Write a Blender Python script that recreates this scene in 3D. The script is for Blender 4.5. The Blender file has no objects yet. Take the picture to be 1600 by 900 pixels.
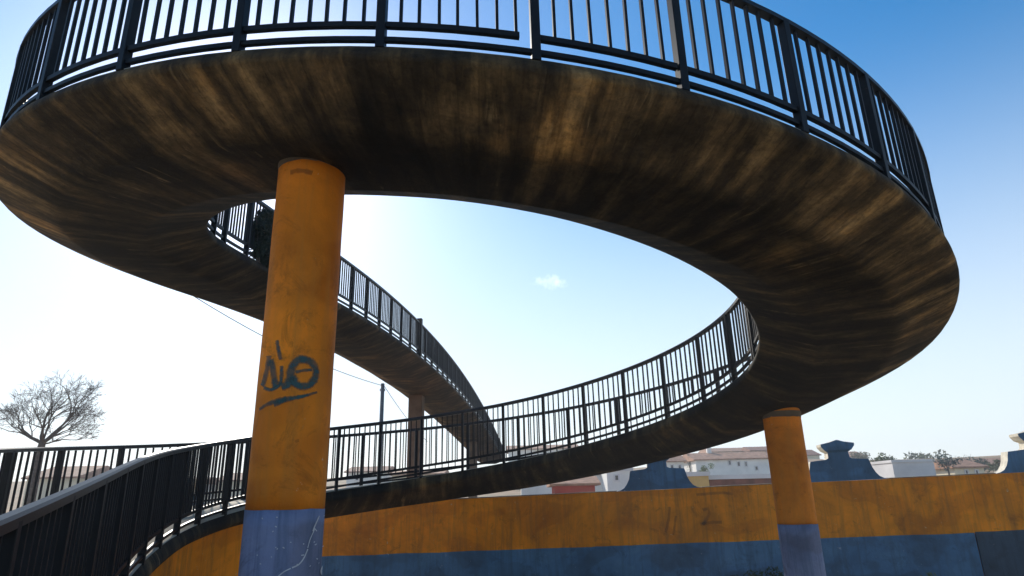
import bpy, bmesh, math, random
from mathutils import Vector, Matrix, noise

random.seed(11)
HAZE = True
scene = bpy.context.scene
col = scene.collection
R = math.radians

# ------------------------------------------------------------------ camera
EYE = 1.65
PITCH, ROLL, FPX = 18.01, 1.384, 1015.2
cam_d = bpy.data.cameras.new('camera')
cam_d.sensor_fit = 'HORIZONTAL'; cam_d.sensor_width = 36.0
cam_d.lens = FPX / 1600 * 36
cam_d.clip_start = 0.05; cam_d.clip_end = 6000
cam = bpy.data.objects.new('camera', cam_d); col.objects.link(cam)
CAM_R = Matrix.Rotation(R(90 + PITCH), 4, 'X') @ Matrix.Rotation(-R(ROLL), 4, 'Z')
cam.matrix_world = Matrix.Translation((0, 0, EYE)) @ CAM_R
scene.camera = cam


def at(px, py, Y):
    """world point seen at photo pixel (1600 wide) at forward distance Y"""
    d = CAM_R.to_3x3() @ Vector(((px - 800) / FPX, -(py - 450) / FPX, -1))
    return Vector((0, 0, EYE)) + d * (Y / d.y)


# ------------------------------------------------------------------ node helpers
def mat(name):
    m = bpy.data.materials.new(name); m.use_nodes = True
    nt = m.node_tree
    return m, nt, nt.nodes['Principled BSDF']


def N(nt, t, **kw):
    n = nt.nodes.new(t)
    for k, v in kw.items():
        if hasattr(n, k): setattr(n, k, v)
        else: n.inputs[k].default_value = v
    return n


def ramp(nt, fac, stops):
    r = nt.nodes.new('ShaderNodeValToRGB'); cr = r.color_ramp
    while len(cr.elements) < len(stops): cr.elements.new(0.5)
    for e, (p, c) in zip(cr.elements, stops):
        e.position = min(p, 1.0); e.color = (*c, 1)
    nt.links.new(fac, r.inputs[0]); return r.outputs[0]


def mix(nt, fac, a, b, mode='MIX'):
    m = nt.nodes.new('ShaderNodeMix'); m.data_type = 'RGBA'; m.blend_type = mode
    for i, v in ((0, fac), (6, a), (7, b)):
        if hasattr(v, 'links'): nt.links.new(v, m.inputs[i])
        elif isinstance(v, (int, float)): m.inputs[i].default_value = v
        else: m.inputs[i].default_value = (*v, 1)
    return m.outputs[2]


def coords(nt, kind='Object', scale=(1, 1, 1)):
    t = nt.nodes.new('ShaderNodeTexCoord'); mp = nt.nodes.new('ShaderNodeMapping')
    mp.inputs['Scale'].default_value = scale
    nt.links.new(t.outputs[kind], mp.inputs[0]); return mp.outputs[0]


def noi(nt, vec, scale, detail=6, rough=.6, dist=0.0):
    n = N(nt, 'ShaderNodeTexNoise', Scale=scale, Detail=detail, Roughness=rough, Distortion=dist)
    nt.links.new(vec, n.inputs['Vector']); return n.outputs['Fac']


def bump(nt, bsdf, h, strength=.3, dist=.01):
    b = N(nt, 'ShaderNodeBump', Strength=strength, Distance=dist)
    nt.links.new(h, b.inputs['Height']); nt.links.new(b.outputs[0], bsdf.inputs['Normal'])


def plain(name, c, rough=.8, var=.25, scale=4.0, spec=.3):
    m, nt, b = mat(name)
    f = noi(nt, coords(nt), scale)
    lo = tuple(x * (1 - var) for x in c); hi = tuple(min(1, x * (1 + var)) for x in c)
    nt.links.new(ramp(nt, f, [(.3, lo), (.7, hi)]), b.inputs['Base Color'])
    b.inputs['Roughness'].default_value = rough
    b.inputs['Specular IOR Level'].default_value = spec
    return m


def concrete_material():
    """weathered board-marked concrete with rust and soot runs across the deck (uses UV: u along, v across, metres)"""
    m, nt, b = mat('stained_concrete')
    st = noi(nt, coords(nt, 'UV', (3.4, .62, 1)), 1.0, 8, .60, .25)        # runs across the deck
    st2 = noi(nt, coords(nt, 'UV', (9, 1.9, 1)), 1.0, 8, .70, .4)
    bl = noi(nt, coords(nt, 'UV', (.8, .9, 1)), 1.0, 8, .66, .2)         # big patches
    fine = noi(nt, coords(nt), 60, 5, .7)
    med = noi(nt, coords(nt), 6, 9, .78, .4)
    c1 = ramp(nt, st, [(.32, (.034, .027, .019)), (.46, (.090, .066, .038)), (.55, (.215, .150, .078)), (.67, (.50, .345, .175))])
    c2 = ramp(nt, st2, [(.36, (.45, .43, .42)), (.52, (.9, .86, .8)), (.7, (1.35, 1.25, 1.05))])
    c = mix(nt, .6, c1, c2, 'MULTIPLY')
    dark = ramp(nt, bl, [(.38, (.22, .24, .26)), (.55, (.9, .88, .85)), (.68, (1.75, 1.45, 1.02))])
    c = mix(nt, .9, c, dark, 'MULTIPLY')
    spots = ramp(nt, med, [(.30, (.30, .29, .27)), (.45, (.9, .9, .9)), (.62, (1.05, 1.0, .95)), (.70, (2.3, 2.1, 1.8))])
    c = mix(nt, .85, c, spots, 'MULTIPLY')
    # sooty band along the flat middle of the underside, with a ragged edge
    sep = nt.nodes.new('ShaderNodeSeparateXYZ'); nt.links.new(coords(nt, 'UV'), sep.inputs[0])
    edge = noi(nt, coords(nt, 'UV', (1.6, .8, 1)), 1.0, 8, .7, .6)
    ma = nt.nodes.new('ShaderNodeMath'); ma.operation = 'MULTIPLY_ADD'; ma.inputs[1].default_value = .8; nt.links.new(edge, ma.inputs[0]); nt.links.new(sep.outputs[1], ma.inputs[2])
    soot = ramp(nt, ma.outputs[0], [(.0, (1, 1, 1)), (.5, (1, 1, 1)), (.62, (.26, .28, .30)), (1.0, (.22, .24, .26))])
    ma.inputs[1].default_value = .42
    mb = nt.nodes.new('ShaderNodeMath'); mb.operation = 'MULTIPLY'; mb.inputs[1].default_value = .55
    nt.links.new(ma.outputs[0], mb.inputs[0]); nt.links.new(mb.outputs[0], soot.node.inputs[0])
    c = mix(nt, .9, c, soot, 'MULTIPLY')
    sharp = noi(nt, coords(nt, 'UV', (13, 1.2, 1)), 1.0, 6, .62, .4)
    where_ = noi(nt, coords(nt, 'UV', (.8, 1.3, 1)), 1.0, 5, .6, .6)
    pale = mix(nt, 1.0, ramp(nt, sharp, [(.58, (0, 0, 0)), (.68, (1, 1, 1))]), ramp(nt, where_, [(.52, (0, 0, 0)), (.66, (.42, .42, .42))]), 'MULTIPLY')
    c = mix(nt, pale, c, (.52, .37, .19))                                   # lime and rust runs
    black = mix(nt, 1.0, ramp(nt, sharp, [(.34, (1, 1, 1)), (.44, (0, 0, 0))]), ramp(nt, where_, [(.36, (.6, .6, .6)), (.52, (0, 0, 0))]), 'MULTIPLY')
    c = mix(nt, black, c, (.012, .011, .010))
    wav = N(nt, 'ShaderNodeTexWave', Scale=1.0, Distortion=.6, Detail=2); wav.bands_direction = 'X'
    nt.links.new(coords(nt, 'UV', (2.4, .05, 1)), wav.inputs['Vector'])
    board = ramp(nt, wav.outputs['Fac'], [(.0, (.62, .60, .58)), (.035, (1, 1, 1))])
    c = mix(nt, .55, c, board, 'MULTIPLY')
    grain = noi(nt, coords(nt), 17, 8, .75, .3)
    c = mix(nt, .7, c, ramp(nt, grain, [(.33, (.5, .49, .47)), (.5, (1, 1, 1)), (.68, (1.45, 1.4, 1.3))]), 'MULTIPLY')
    lip_tone = ramp(nt, sep.outputs[1], [(.0, (.55, .56, .50)), (.13, (.62, .62, .56)), (.22, (1, 1, 1))])
    c = mix(nt, .85, c, lip_tone, 'MULTIPLY')                                    # outer lip toned darker than the rest
    nt.links.new(c, b.inputs['Base Color'])
    b.inputs['Roughness'].default_value = .85
    b.inputs['Specular IOR Level'].default_value = .25
    ad = nt.nodes.new('ShaderNodeMath'); ad.operation = 'ADD'
    nt.links.new(med, ad.inputs[0]); nt.links.new(fine, ad.inputs[1])
    bump(nt, b, ad.outputs[0], .45, .012)
    return m


def paving_material():
    m, nt, b = mat('pale_deck_screed')
    f = noi(nt, coords(nt), 3, 8, .7); g = noi(nt, coords(nt), 40, 4, .7)
    c = ramp(nt, f, [(.3, (.34, .30, .23)), (.7, (.50, .45, .36))])
    c = mix(nt, .5, c, ramp(nt, g, [(.3, (.7, .7, .7)), (.6, (1, 1, 1))]), 'MULTIPLY')
    nt.links.new(c, b.inputs['Base Color']); b.inputs['Roughness'].default_value = .9
    bump(nt, b, g, .3, .005)
    return m


def painted(name, base, chip, worn, zscale=.5, chips=.645, seed=0.0):
    """old masonry paint: fading, patched repaints, dirt running down, mould blooms, chips down to plaster, hairline cracks"""
    m, nt, b = mat(name)
    v = coords(nt)
    fade = noi(nt, v, .9, 8, .62, .5)
    patch = noi(nt, coords(nt, 'Object', (.8, .8, 1.5)), 1.2, 2, .4, .2)
    runs = noi(nt, coords(nt, 'Object', (6, 6, zscale)), 1.3, 8, .68, .5)
    chipn = noi(nt, v, 8, 10, .74, .2)
    dirt = noi(nt, v, 2.6, 10, .78, .8)
    lo = tuple(x * .62 for x in base); hi = tuple(min(1, x * 1.28) for x in base)
    c = ramp(nt, fade, [(.30, lo), (.48, base), (.68, hi)])
    c = mix(nt, .8, c, ramp(nt, patch, [(.42, (.82, .76, .72)), (.46, (1, 1, 1)), (.57, (1, 1, 1)), (.60, (1.12, 1.10, 1.04))]), 'MULTIPLY')
    c = mix(nt, ramp(nt, runs, [(.47, (0, 0, 0)), (.70, (.75, .75, .75))]), c, worn)
    c = mix(nt, ramp(nt, dirt, [(.54, (0, 0, 0)), (.70, (.8, .8, .8))]), c, tuple(x * .30 + .004 for x in base))
    c = mix(nt, ramp(nt, chipn, [(chips, (0, 0, 0)), (chips + .02, (.85, .85, .85))]), c, chip)
    nt.links.new(c, b.inputs['Base Color'])
    b.inputs['Roughness'].default_value = .75
    b.inputs['Specular IOR Level'].default_value = .2
    fine = noi(nt, v, 45, 6, .7); wavy = noi(nt, v, 3, 4, .6)
    ad = nt.nodes.new('ShaderNodeMath'); ad.operation = 'ADD'
    nt.links.new(fine, ad.inputs[0]); nt.links.new(chipn, ad.inputs[1])
    a2 = nt.nodes.new('ShaderNodeMath'); a2.operation = 'MULTIPLY_ADD'; a2.inputs[1].default_value = 3
    nt.links.new(wavy, a2.inputs[0]); nt.links.new(ad.outputs[0], a2.inputs[2])
    bump(nt, b, a2.outputs[0], .5, .010)
    return m


def iron_material(name='dark_painted_iron', polish=0):
    m, nt, b = mat(name)
    f = noi(nt, coords(nt), 5, 7, .7); g = noi(nt, coords(nt), 22, 7, .75)
    c = ramp(nt, f, [(.3, (.004, .0045, .006)), (.65, (.008, .009, .011))])
    c = mix(nt, ramp(nt, g, [(.63, (0, 0, 0)), (.72, (.8, .8, .8))]), c, (.07, .035, .018))
    nt.links.new(c, b.inputs['Base Color'])
    b.inputs['Roughness'].default_value = .42 if polish else .5
    b.inputs['Specular IOR Level'].default_value = .35 if polish else .2
    bump(nt, b, g, .15, .002)
    return m


M = dict(
    concrete=concrete_material(), screed=paving_material(), iron=iron_material(), handrail=iron_material('hand_polished_iron', 1),
    orange=painted('orange_masonry_paint', (.70, .218, .006), (.58, .46, .28), (.30, .115, .022)),
    orange_col=painted('orange_column_paint', (.66, .200, .012), (.60, .46, .32), (.46, .17, .025), .35, .665),
    blue=painted('blue_masonry_paint', (.068, .148, .245), (.30, .33, .36), (.05, .09, .13)),
    blue_col=painted('blue_column_paint', (.185, .225, .36), (.34, .38, .44), (.06, .09, .15), .5, .71),
    dark_blue=painted('darker_blue_base', (.042, .064, .088), (.2, .2, .2), (.03, .04, .05)),
    coping=plain('pale_coping_plaster', (.62, .56, .45), .85, .25, 8),
    coping_dirty=plain('mouldy_coping', (.20, .15, .09), .9, .5, 6),
    scratch=plain('bare_plaster', (.50, .52, .56), .9, .2, 20),
    galvanised=plain('weathered_grey_pole', (.10, .11, .12), .6, .3, 5),
    wire=plain('black_cable', (.02, .02, .02), .6, .1, 5),
    bark=plain('grey_brown_bark', (.085, .070, .062), .9, .4, 9),
    white=plain('whitewashed_render', (.84, .81, .75), .9, .12, .6),
    cream=plain('cream_render', (.74, .64, .46), .9, .15, .6),
    ochre=plain('yellow_ochre_render', (.62, .40, .14), .9, .2, .8),
    greyw=plain('pale_grey_render', (.68, .65, .63), .9, .12, .5),
    brick=plain('brown_red_brick', (.20, .075, .050), .9, .35, 1.5),
    tile=plain('terracotta_roof_tile', (.37, .20, .125), .85, .35, 2.0),
    tile_dark=plain('old_brown_roof_tile', (.25, .12, .08), .85, .35, 2.0),
    redwall=plain('red_render', (.42, .07, .05), .85, .2, 1.0),
    glass=plain('dark_window_glass', (.03, .035, .04), .25, .2, 3, .5),
    leaf_dark=plain('dark_green_leaf', (.022, .048, .018), .7, .5, 1.4),
    leaf_black=plain('blackish_green_leaf', (.010, .020, .012), .7, .4, 2.0),
    leaf_olive=plain('olive_green_leaf', (.085, .105, .030), .7, .45, 1.1),
    leaf_blue=plain('grey_green_leaf', (.055, .085, .065), .7, .45, 1.2),
    leaf_bright=plain('yellow_green_leaf', (.15, .20, .05), .7, .35, 1.2),
    pier=plain('brown_grey_pier_concrete', (.12, .09, .065), .9, .3, 2.5),
)


def spray_material(name, c, density):
    """sprayed paint: dense in the middle of the stroke, dusty towards its edges (UV v runs -1..1 across the stroke)"""
    m, nt, b = mat(name)
    sep = nt.nodes.new('ShaderNodeSeparateXYZ'); nt.links.new(coords(nt, 'UV'), sep.inputs[0])
    ab = nt.nodes.new('ShaderNodeMath'); ab.operation = 'ABSOLUTE'; nt.links.new(sep.outputs[1], ab.inputs[0])
    n1 = noi(nt, coords(nt), 55, 6, .7); n2 = noi(nt, coords(nt), 7, 5, .7)
    ma = nt.nodes.new('ShaderNodeMath'); ma.operation = 'MULTIPLY_ADD'; ma.inputs[1].default_value = .7
    nt.links.new(n1, ma.inputs[0]); nt.links.new(ab.outputs[0], ma.inputs[2])
    edge = ramp(nt, ma.outputs[0], [(.0, (1, 1, 1)), (.70, (1, 1, 1)), (1.0, (.0, .0, .0))])
    fade = ramp(nt, n2, [(.35, (density * .55,) * 3), (.6, (density,) * 3)])
    al = mix(nt, 1.0, edge, fade, 'MULTIPLY')
    nt.links.new(al, b.inputs['Alpha'])
    b.inputs['Base Color'].default_value = (*c, 1); b.inputs['Roughness'].default_value = .65
    return m


M['spray'] = spray_material('blue_green_spray_paint', (.014, .066, .070), .97)
M['spray_dark'] = spray_material('dark_spray_paint', (.035, .022, .012), .40)


def ground_mat():
    m, nt, b = mat('dry_trodden_earth')
    v = coords(nt)
    f = noi(nt, v, .35, 8, .65); g = noi(nt, v, 9, 8, .75)
    c = ramp(nt, f, [(.3, (.34, .25, .15)), (.55, (.44, .34, .22)), (.75, (.30, .26, .14))])
    c = mix(nt, .5, c, ramp(nt, g, [(.3, (.55, .55, .55)), (.6, (1, 1, 1))]), 'MULTIPLY')
    nt.links.new(c, b.inputs['Base Color']); b.inputs['Roughness'].default_value = .95
    bump(nt, b, g, .5, .03)
    return m


def hill_mat():
    m, nt, b = mat('dry_hillside_scrub')
    v = coords(nt)
    f = noi(nt, v, .06, 8, .7); g = noi(nt, v, .5, 8, .75)
    c = ramp(nt, f, [(.30, (.10, .10, .035)), (.45, (.30, .21, .11)), (.58, (.40, .25, .14)), (.72, (.13, .13, .05))])
    c = mix(nt, .6, c, ramp(nt, g, [(.35, (.35, .35, .3)), (.6, (1, 1, 1))]), 'MULTIPLY')
    nt.links.new(c, b.inputs['Base Color']); b.inputs['Roughness'].default_value = .95
    return m


# ------------------------------------------------------------------ object helpers
def tag(o, label=None, cat=None, group=None, kind=None):
    if label: o['label'] = label
    if cat: o['category'] = cat
    if group: o['group'] = group
    if kind: o['kind'] = kind
    return o


def link(name, bm, m, parent=None, smooth=False, mats=None):
    me = bpy.data.meshes.new(name)
    bm.normal_update(); bm.to_mesh(me); bm.free()
    for k in (mats or [m]): me.materials.append(k)
    if smooth:
        for p in me.polygons: p.use_smooth = True
    o = bpy.data.objects.new(name, me); col.objects.link(o)
    if parent:
        o.parent = parent
        o.matrix_parent_inverse = Matrix.Translation(-Vector(parent.location))
    return o


def empty(name, loc, label, cat, group=None):
    o = bpy.data.objects.new(name, None); o.empty_display_size = .3
    o.location = loc; col.objects.link(o)
    return tag(o, label, cat, group)


def hexa(bm, lo, hi):
    """lo, hi: 4 points each, same winding"""
    vs = [bm.verts.new(p) for p in list(lo) + list(hi)]
    for f in ((3, 2, 1, 0), (4, 5, 6, 7), (0, 1, 5, 4), (1, 2, 6, 5), (2, 3, 7, 6), (3, 0, 4, 7)):
        bm.faces.new([vs[i] for i in f])


def box(bm, x0, x1, y0, y1, z0, z1):
    hexa(bm, [(x0, y0, z0), (x1, y0, z0), (x1, y1, z0), (x0, y1, z0)],
         [(x0, y0, z1), (x1, y0, z1), (x1, y1, z1), (x0, y1, z1)])


def tube(bm, pts, radii, n=6, cap=True):
    rings = []
    pts = [Vector(p) for p in pts]
    for i, p in enumerate(pts):
        t = (pts[min(i + 1, len(pts) - 1)] - pts[max(i - 1, 0)]).normalized()
        a = t.orthogonal().normalized() if abs(t.z) > .95 else t.cross(Vector((0, 0, 1))).normalized()
        if i and rings:
            a = (prev - t * prev.dot(t)).normalized()
        prev = a; b = t.cross(a)
        r = radii[i] if hasattr(radii, '__len__') else radii
        rings.append([bm.verts.new(p + (a * math.cos(2 * math.pi * k / n) + b * math.sin(2 * math.pi * k / n)) * r) for k in range(n)])
    for A, B in zip(rings, rings[1:]):
        for k in range(n):
            bm.faces.new((A[k], A[(k + 1) % n], B[(k + 1) % n], B[k]))
    if cap:
        bm.faces.new(rings[0][::-1]); bm.faces.new(rings[-1])
    return rings


# ------------------------------------------------------------------ the path of the footbridge (centreline, metres, relative to eye height)
CP = [(-1.79, -0.674, -1.473),
      (-2.738, 1.775, -1.171),
      (-3.636, 3.944, -0.886),
      (-4.452, 5.852, -0.626),
      (-5.069, 7.574, -0.419),
      (-5.437, 9.088, -0.259),
      (-5.292, 10.43, -0.107),
      (-4.649, 11.583, 0.053),
      (-3.578, 12.485, 0.214),
      (-2.205, 13.053, 0.372),
      (-0.699, 13.207, 0.537),
      (0.737, 12.974, 0.724),
      (2.05, 12.413, 0.94),
      (3.17, 11.62, 1.185),
      (4.007, 10.673, 1.459),
      (4.471, 9.619, 1.729),
      (4.475, 8.493, 1.98),
      (4.025, 7.344, 2.217),
      (3.203, 6.263, 2.432),
      (2.053, 5.399, 2.633),
      (0.674, 4.859, 2.834),
      (-0.835, 4.739, 3.023),
      (-2.344, 5.027, 3.198),
      (-3.69, 5.682, 3.357),
      (-4.714, 6.708, 3.494),
      (-5.291, 8.111, 3.641),
      (-5.337, 9.982, 3.854),
      (-4.984, 12.474, 4.095),
      (-4.467, 15.756, 4.27),
      (-3.931, 19.954, 4.338),
      (-3.449, 25.153, 4.291),
      (-3.05, 31.407, 4.137),
      (-2.716, 38.749, 3.897),
      (-2.421, 47.193, 3.598),
      (-2.159, 56.744, 3.261),
      (-1.927, 67.403, 2.9)]
CP = [Vector(c) for c in CP]


def bs(t):
    i = min(int(t), len(CP) - 4); u = t - i
    w = ((1 - u) ** 3 / 6, (3 * u ** 3 - 6 * u * u + 4) / 6, (-3 * u ** 3 + 3 * u * u + 3 * u + 1) / 6, u ** 3 / 6)
    return sum((CP[i + k] * w[k] for k in range(4)), Vector((0, 0, 0)))


raw = [bs(t * .01) for t in range(0, 3300)]
pre = []
p = raw[0].copy(); d = (raw[0] - raw[20]); d.z = 0; d.normalize()
for k in range(24):                                           # the start of the ramp, behind the photographer's left
    d = (d + Vector((-.06, -.06, 0))).normalized()
    p = p + d * .2; p.z -= .021
    pre.append(p.copy())
raw = pre[::-1] + raw
STEP = .12
PATH = [raw[0].copy()]; acc = 0.0
for a, b in zip(raw, raw[1:]):
    seg = (b - a); L = seg.length; s = STEP - acc
    while s <= L:
        PATH.append(a + seg * (s / L)); s += STEP
    acc = L - (s - STEP)
for q in PATH: q.z += EYE
NP = len(PATH)
TAN = []
for i in range(NP):
    t = PATH[min(i + 2, NP - 1)] - PATH[max(i - 2, 0)]; t.z = 0; TAN.append(t.normalized())
INW = [Vector((t.y, -t.x, 0)) for t in TAN]                   # towards the inside of the loop
HW = 1.09


def on(i, r, dz=0.0):
    """point on the path; i may be fractional, r metres towards the inside"""
    i = max(0, min(NP - 1.001, i)); k = int(i); u = i - k
    p = PATH[k].lerp(PATH[k + 1], u); n = INW[k].lerp(INW[k + 1], u)
    return p + n * r + Vector((0, 0, dz))


def idx_near(x, y, zmin=-9, zmax=9):
    return min((i for i in range(NP) if zmin < PATH[i].z - EYE < zmax), key=lambda i: (PATH[i].x - x) ** 2 + (PATH[i].y - y) ** 2)


# ------------------------------------------------------------------ ground
def smooth(a, b, x):
    t = max(0, min(1, (x - a) / (b - a))); return t * t * (3 - 2 * t)


def gz(x, y):
    z = -.95 * smooth(4, 16, y + .25 * x) - .0 * x
    z += .2 * smooth(4, 30, x) * smooth(6, 14, y)
    z -= 1.6 * smooth(19, 30, y)
    return z + .03 * noise.noise(Vector((x * .3, y * .3, 0)))


def hz(x, y):
    r = math.hypot(x, y); a = math.degrees(math.atan2(x, max(y, 1e-3)))
    base = -2.6 + 3.2 * smooth(48, 74, r)
    top = 5.9 + 2.0 * math.exp(-((a - 18) / 9) ** 2) + .8 * math.exp(-((a - 40) / 8) ** 2) + .7 * noise.noise(Vector((a * .11, 3.3, 0)))
    h = base + top * smooth(72, 165, r)
    h += .5 * noise.noise(Vector((x * .03, y * .03, 1))) * smooth(60, 110, r)
    return h + EYE - 1.0 - 3.5 * smooth(190, 420, r)


def grid(fn, xs, ys):
    bm = bmesh.new()
    g = [[bm.verts.new((x, y, fn(x, y))) for x in xs] for y in ys]
    for j in range(len(ys) - 1):
        for i in range(len(xs) - 1):
            bm.faces.new((g[j][i], g[j][i + 1], g[j + 1][i + 1], g[j + 1][i]))
    return bm


def spaced(vals):
    out = []
    for a, b, s in vals:
        n = max(1, round((b - a) / s)); out += [a + (b - a) * k / n for k in range(n)]
    return out + [vals[-1][1]]


tag(link('ground', grid(gz, spaced([(-2500, -60, 400), (-60, 60, 1.5), (60, 2500, 400)]),
                        spaced([(-2500, -40, 400), (-40, 60, 1.5), (60, 2500, 400)])), ground_mat(), smooth=True), kind='structure')
bm = bmesh.new()
rs = spaced([(46, 210, 4), (210, 520, 30)]); az = [-75 + 1.25 * k for k in range(121)]
gg = [[bm.verts.new((r * math.sin(R(a)), r * math.cos(R(a)), hz(r * math.sin(R(a)), r * math.cos(R(a))))) for a in az] for r in rs]
for j in range(len(rs) - 1):
    for i in range(len(az) - 1):
        bm.faces.new((gg[j][i], gg[j][i + 1], gg[j + 1][i + 1], gg[j + 1][i]))
tag(link('hills', bm, hill_mat(), smooth=True), kind='structure')

# ------------------------------------------------------------------ footbridge deck
T_DECK, HAUNCH, FAS = .40, .66, .15
sec = [(-HW + .060, 0), (-HW + .030, -.035), (-HW + .008, -.08), (-HW, -.125), (-HW + .02, -FAS)]
for k in range(1, 9):
    u = k / 8; sec.append((-HW + .02 + (HAUNCH - .02) * u, -FAS - (T_DECK - FAS) * (u ** .9)))
low = [(-r, z) for r, z in sec[::-1]]
sec = sec + low                                                # outer top -> under -> inner top
vv = [0.0]
for a, b in zip(sec, sec[1:]): vv.append(vv[-1] + math.hypot(b[0] - a[0], b[1] - a[1]))
bridge = empty('spiral_footbridge', (PATH[0].x, PATH[0].y, gz(PATH[0].x, PATH[0].y)),
               'spiral concrete footbridge ramp with brown streaked underside, looping overhead and running off into the distance', 'footbridge')
bm = bmesh.new(); uv = bm.loops.layers.uv.new('UVMap')
rings = []
iB = idx_near(4.43, 9.2, .5, 2.2)        # east side of the loop
thick = lambda i: 1 + .13 * (1 - smooth(iB - 75, iB - 5, i))                  # the low ramp is a heavier slab
for i in range(0, NP, 2):
    rings.append((i * STEP, [bm.verts.new(PATH[i] + INW[i] * (r + .007 * noise.noise(Vector((i * .11, r, z * 4)))) + Vector((0, 0, z * thick(i) + (.008 * noise.noise(Vector((i * .09, 7 + r * 2, 1))) if z < -.02 else 0)))) for r, z in sec]))
for (ua, A), (ub, B) in zip(rings, rings[1:]):
    for k in range(len(sec) - 1):
        f = bm.faces.new((A[k], B[k], B[k + 1], A[k + 1])); f.smooth = True
        for lp, (u, v) in zip(f.loops, ((ua, vv[k]), (ub, vv[k]), (ub, vv[k + 1]), (ua, vv[k + 1]))): lp[uv].uv = (u, v)
bm.faces.new(rings[0][1]); bm.faces.new(rings[-1][1][::-1])
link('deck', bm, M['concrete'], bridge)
bm = bmesh.new()                                               # the walking surface, a few mm proud of the slab
prev = None
for i in range(0, NP, 2):
    cur = [bm.verts.new(PATH[i] + INW[i] * r + Vector((0, 0, z))) for r, z in ((-HW + .064, -.004), (-HW + .064, .006), (0, .02), (HW - .064, .006), (HW - .064, -.004))]
    if prev:
        for k in range(4): bm.faces.new((prev[k], prev[k + 1], cur[k + 1], cur[k]))
    prev = cur
link('walking_surface', bm, M['screed'], bridge, True)

# the solid ramp base under the low end, painted like the wall
iE = idx_near(-3.9, 12.3, -9, 1)
bm = bmesh.new(); bm2 = bmesh.new()
for side in (1, -1):
    prev = None
    for i in range(0, iE + 1, 3):
        a = PATH[i] + INW[i] * side * (HW - .10); g = gz(a.x, a.y) - .3
        zt = PATH[i].z - FAS * thick(i) - .005
        zb = min(zt - .05, gz(a.x, a.y) + .42)
        cur = [bm.verts.new((a.x, a.y, z)) for z in (g, zt)]
        if prev: bm.faces.new((prev[0], cur[0], cur[1], prev[1]))
        prev = cur
for i in (0, iE):
    a = PATH[i] - INW[i] * (HW - .10); b = PATH[i] + INW[i] * (HW - .10); zt = PATH[i].z - FAS * thick(i) - .005
    bm.faces.new([bm.verts.new(q) for q in ((a.x, a.y, -1.6), (b.x, b.y, -1.6), (b.x, b.y, zt), (a.x, a.y, zt))])
link('ramp_base', bm, M['orange'], bridge)

# ------------------------------------------------------------------ railings
RAIL_H = 1.05
BAY, BARS = .94, 8


def rail_strip(bm, i0, i1, r, z0, z1, w, step=1.5):
    n = max(2, int((i1 - i0) / step)); prev = None
    for k in range(n + 1):
        i = i0 + (i1 - i0) * k / n
        cur = [bm.verts.new(on(i, r + dx, z)) for dx, z in ((-w / 2, z0), (w / 2, z0), (w / 2, z1), (-w / 2, z1))]
        if prev:
            for q in range(4): bm.faces.new((prev[q], prev[(q + 1) % 4], cur[(q + 1) % 4], cur[q]))
        else: bm.faces.new(cur[::-1])
        prev = cur
    bm.faces.new(prev)


def handrail_strip(bm, i0, i1, r, z, w, h):
    n = max(2, int((i1 - i0) / 1.5)); prev = None
    prof = [(-w / 2, -h * .5), (-w / 2, h * .25), (-w * .32, h * .5), (w * .32, h * .5), (w / 2, h * .25), (w / 2, -h * .5)]
    for k in range(n + 1):
        i = i0 + (i1 - i0) * k / n
        cur = [bm.verts.new(on(i, r + a, z + b)) for a, b in prof]
        if prev:
            for q in range(6): bm.faces.new((prev[q], prev[(q + 1) % 6], cur[(q + 1) % 6], cur[q]))
        else: bm.faces.new(cur[::-1])
        prev = cur
    bm.faces.new(prev)


def post_bm(i, r, h=RAIL_H, along=.055, across=.075):
    bm = bmesh.new(); hw = along / 2 / STEP
    q = lambda z: [on(i - hw, r - across / 2, z), on(i + hw, r - across / 2, z), on(i + hw, r + across / 2, z), on(i - hw, r + across / 2, z)]
    hexa(bm, q(-.012), q(h)); bmesh.ops.bevel(bm, geom=bm.edges[:], offset=.004, segments=1, affect='EDGES')
    return bm


def panel_bm(i0, i1, r, nb, skip_first=0, bw=.0115):
    bm = bmesh.new(); d = (i1 - i0) / nb
    a, b = i0 + .03 / STEP, i1 - .03 / STEP
    if skip_first: a = i0 + d * (skip_first) - .02 / STEP
    rail_strip(bm, a, b, r, .172, .214, .040)
    for k in range(1, nb):
        if k < skip_first: continue
        jit = random.uniform(-.004, .004) / STEP
        i = i0 + d * k + jit; c0 = on(i, r, .21); c1 = on(i + random.uniform(-.05, .05), r, RAIL_H - .03)
        t_ = TAN[min(int(i), NP - 1)] * bw; n_ = INW[min(int(i), NP - 1)] * bw * 1.25
        hexa(bm, [c0 - t_ - n_, c0 + t_ - n_, c0 + t_ + n_, c0 - t_ + n_], [c1 - t_ - n_, c1 + t_ - n_, c1 + t_ + n_, c1 - t_ + n_])
    return bm


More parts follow.
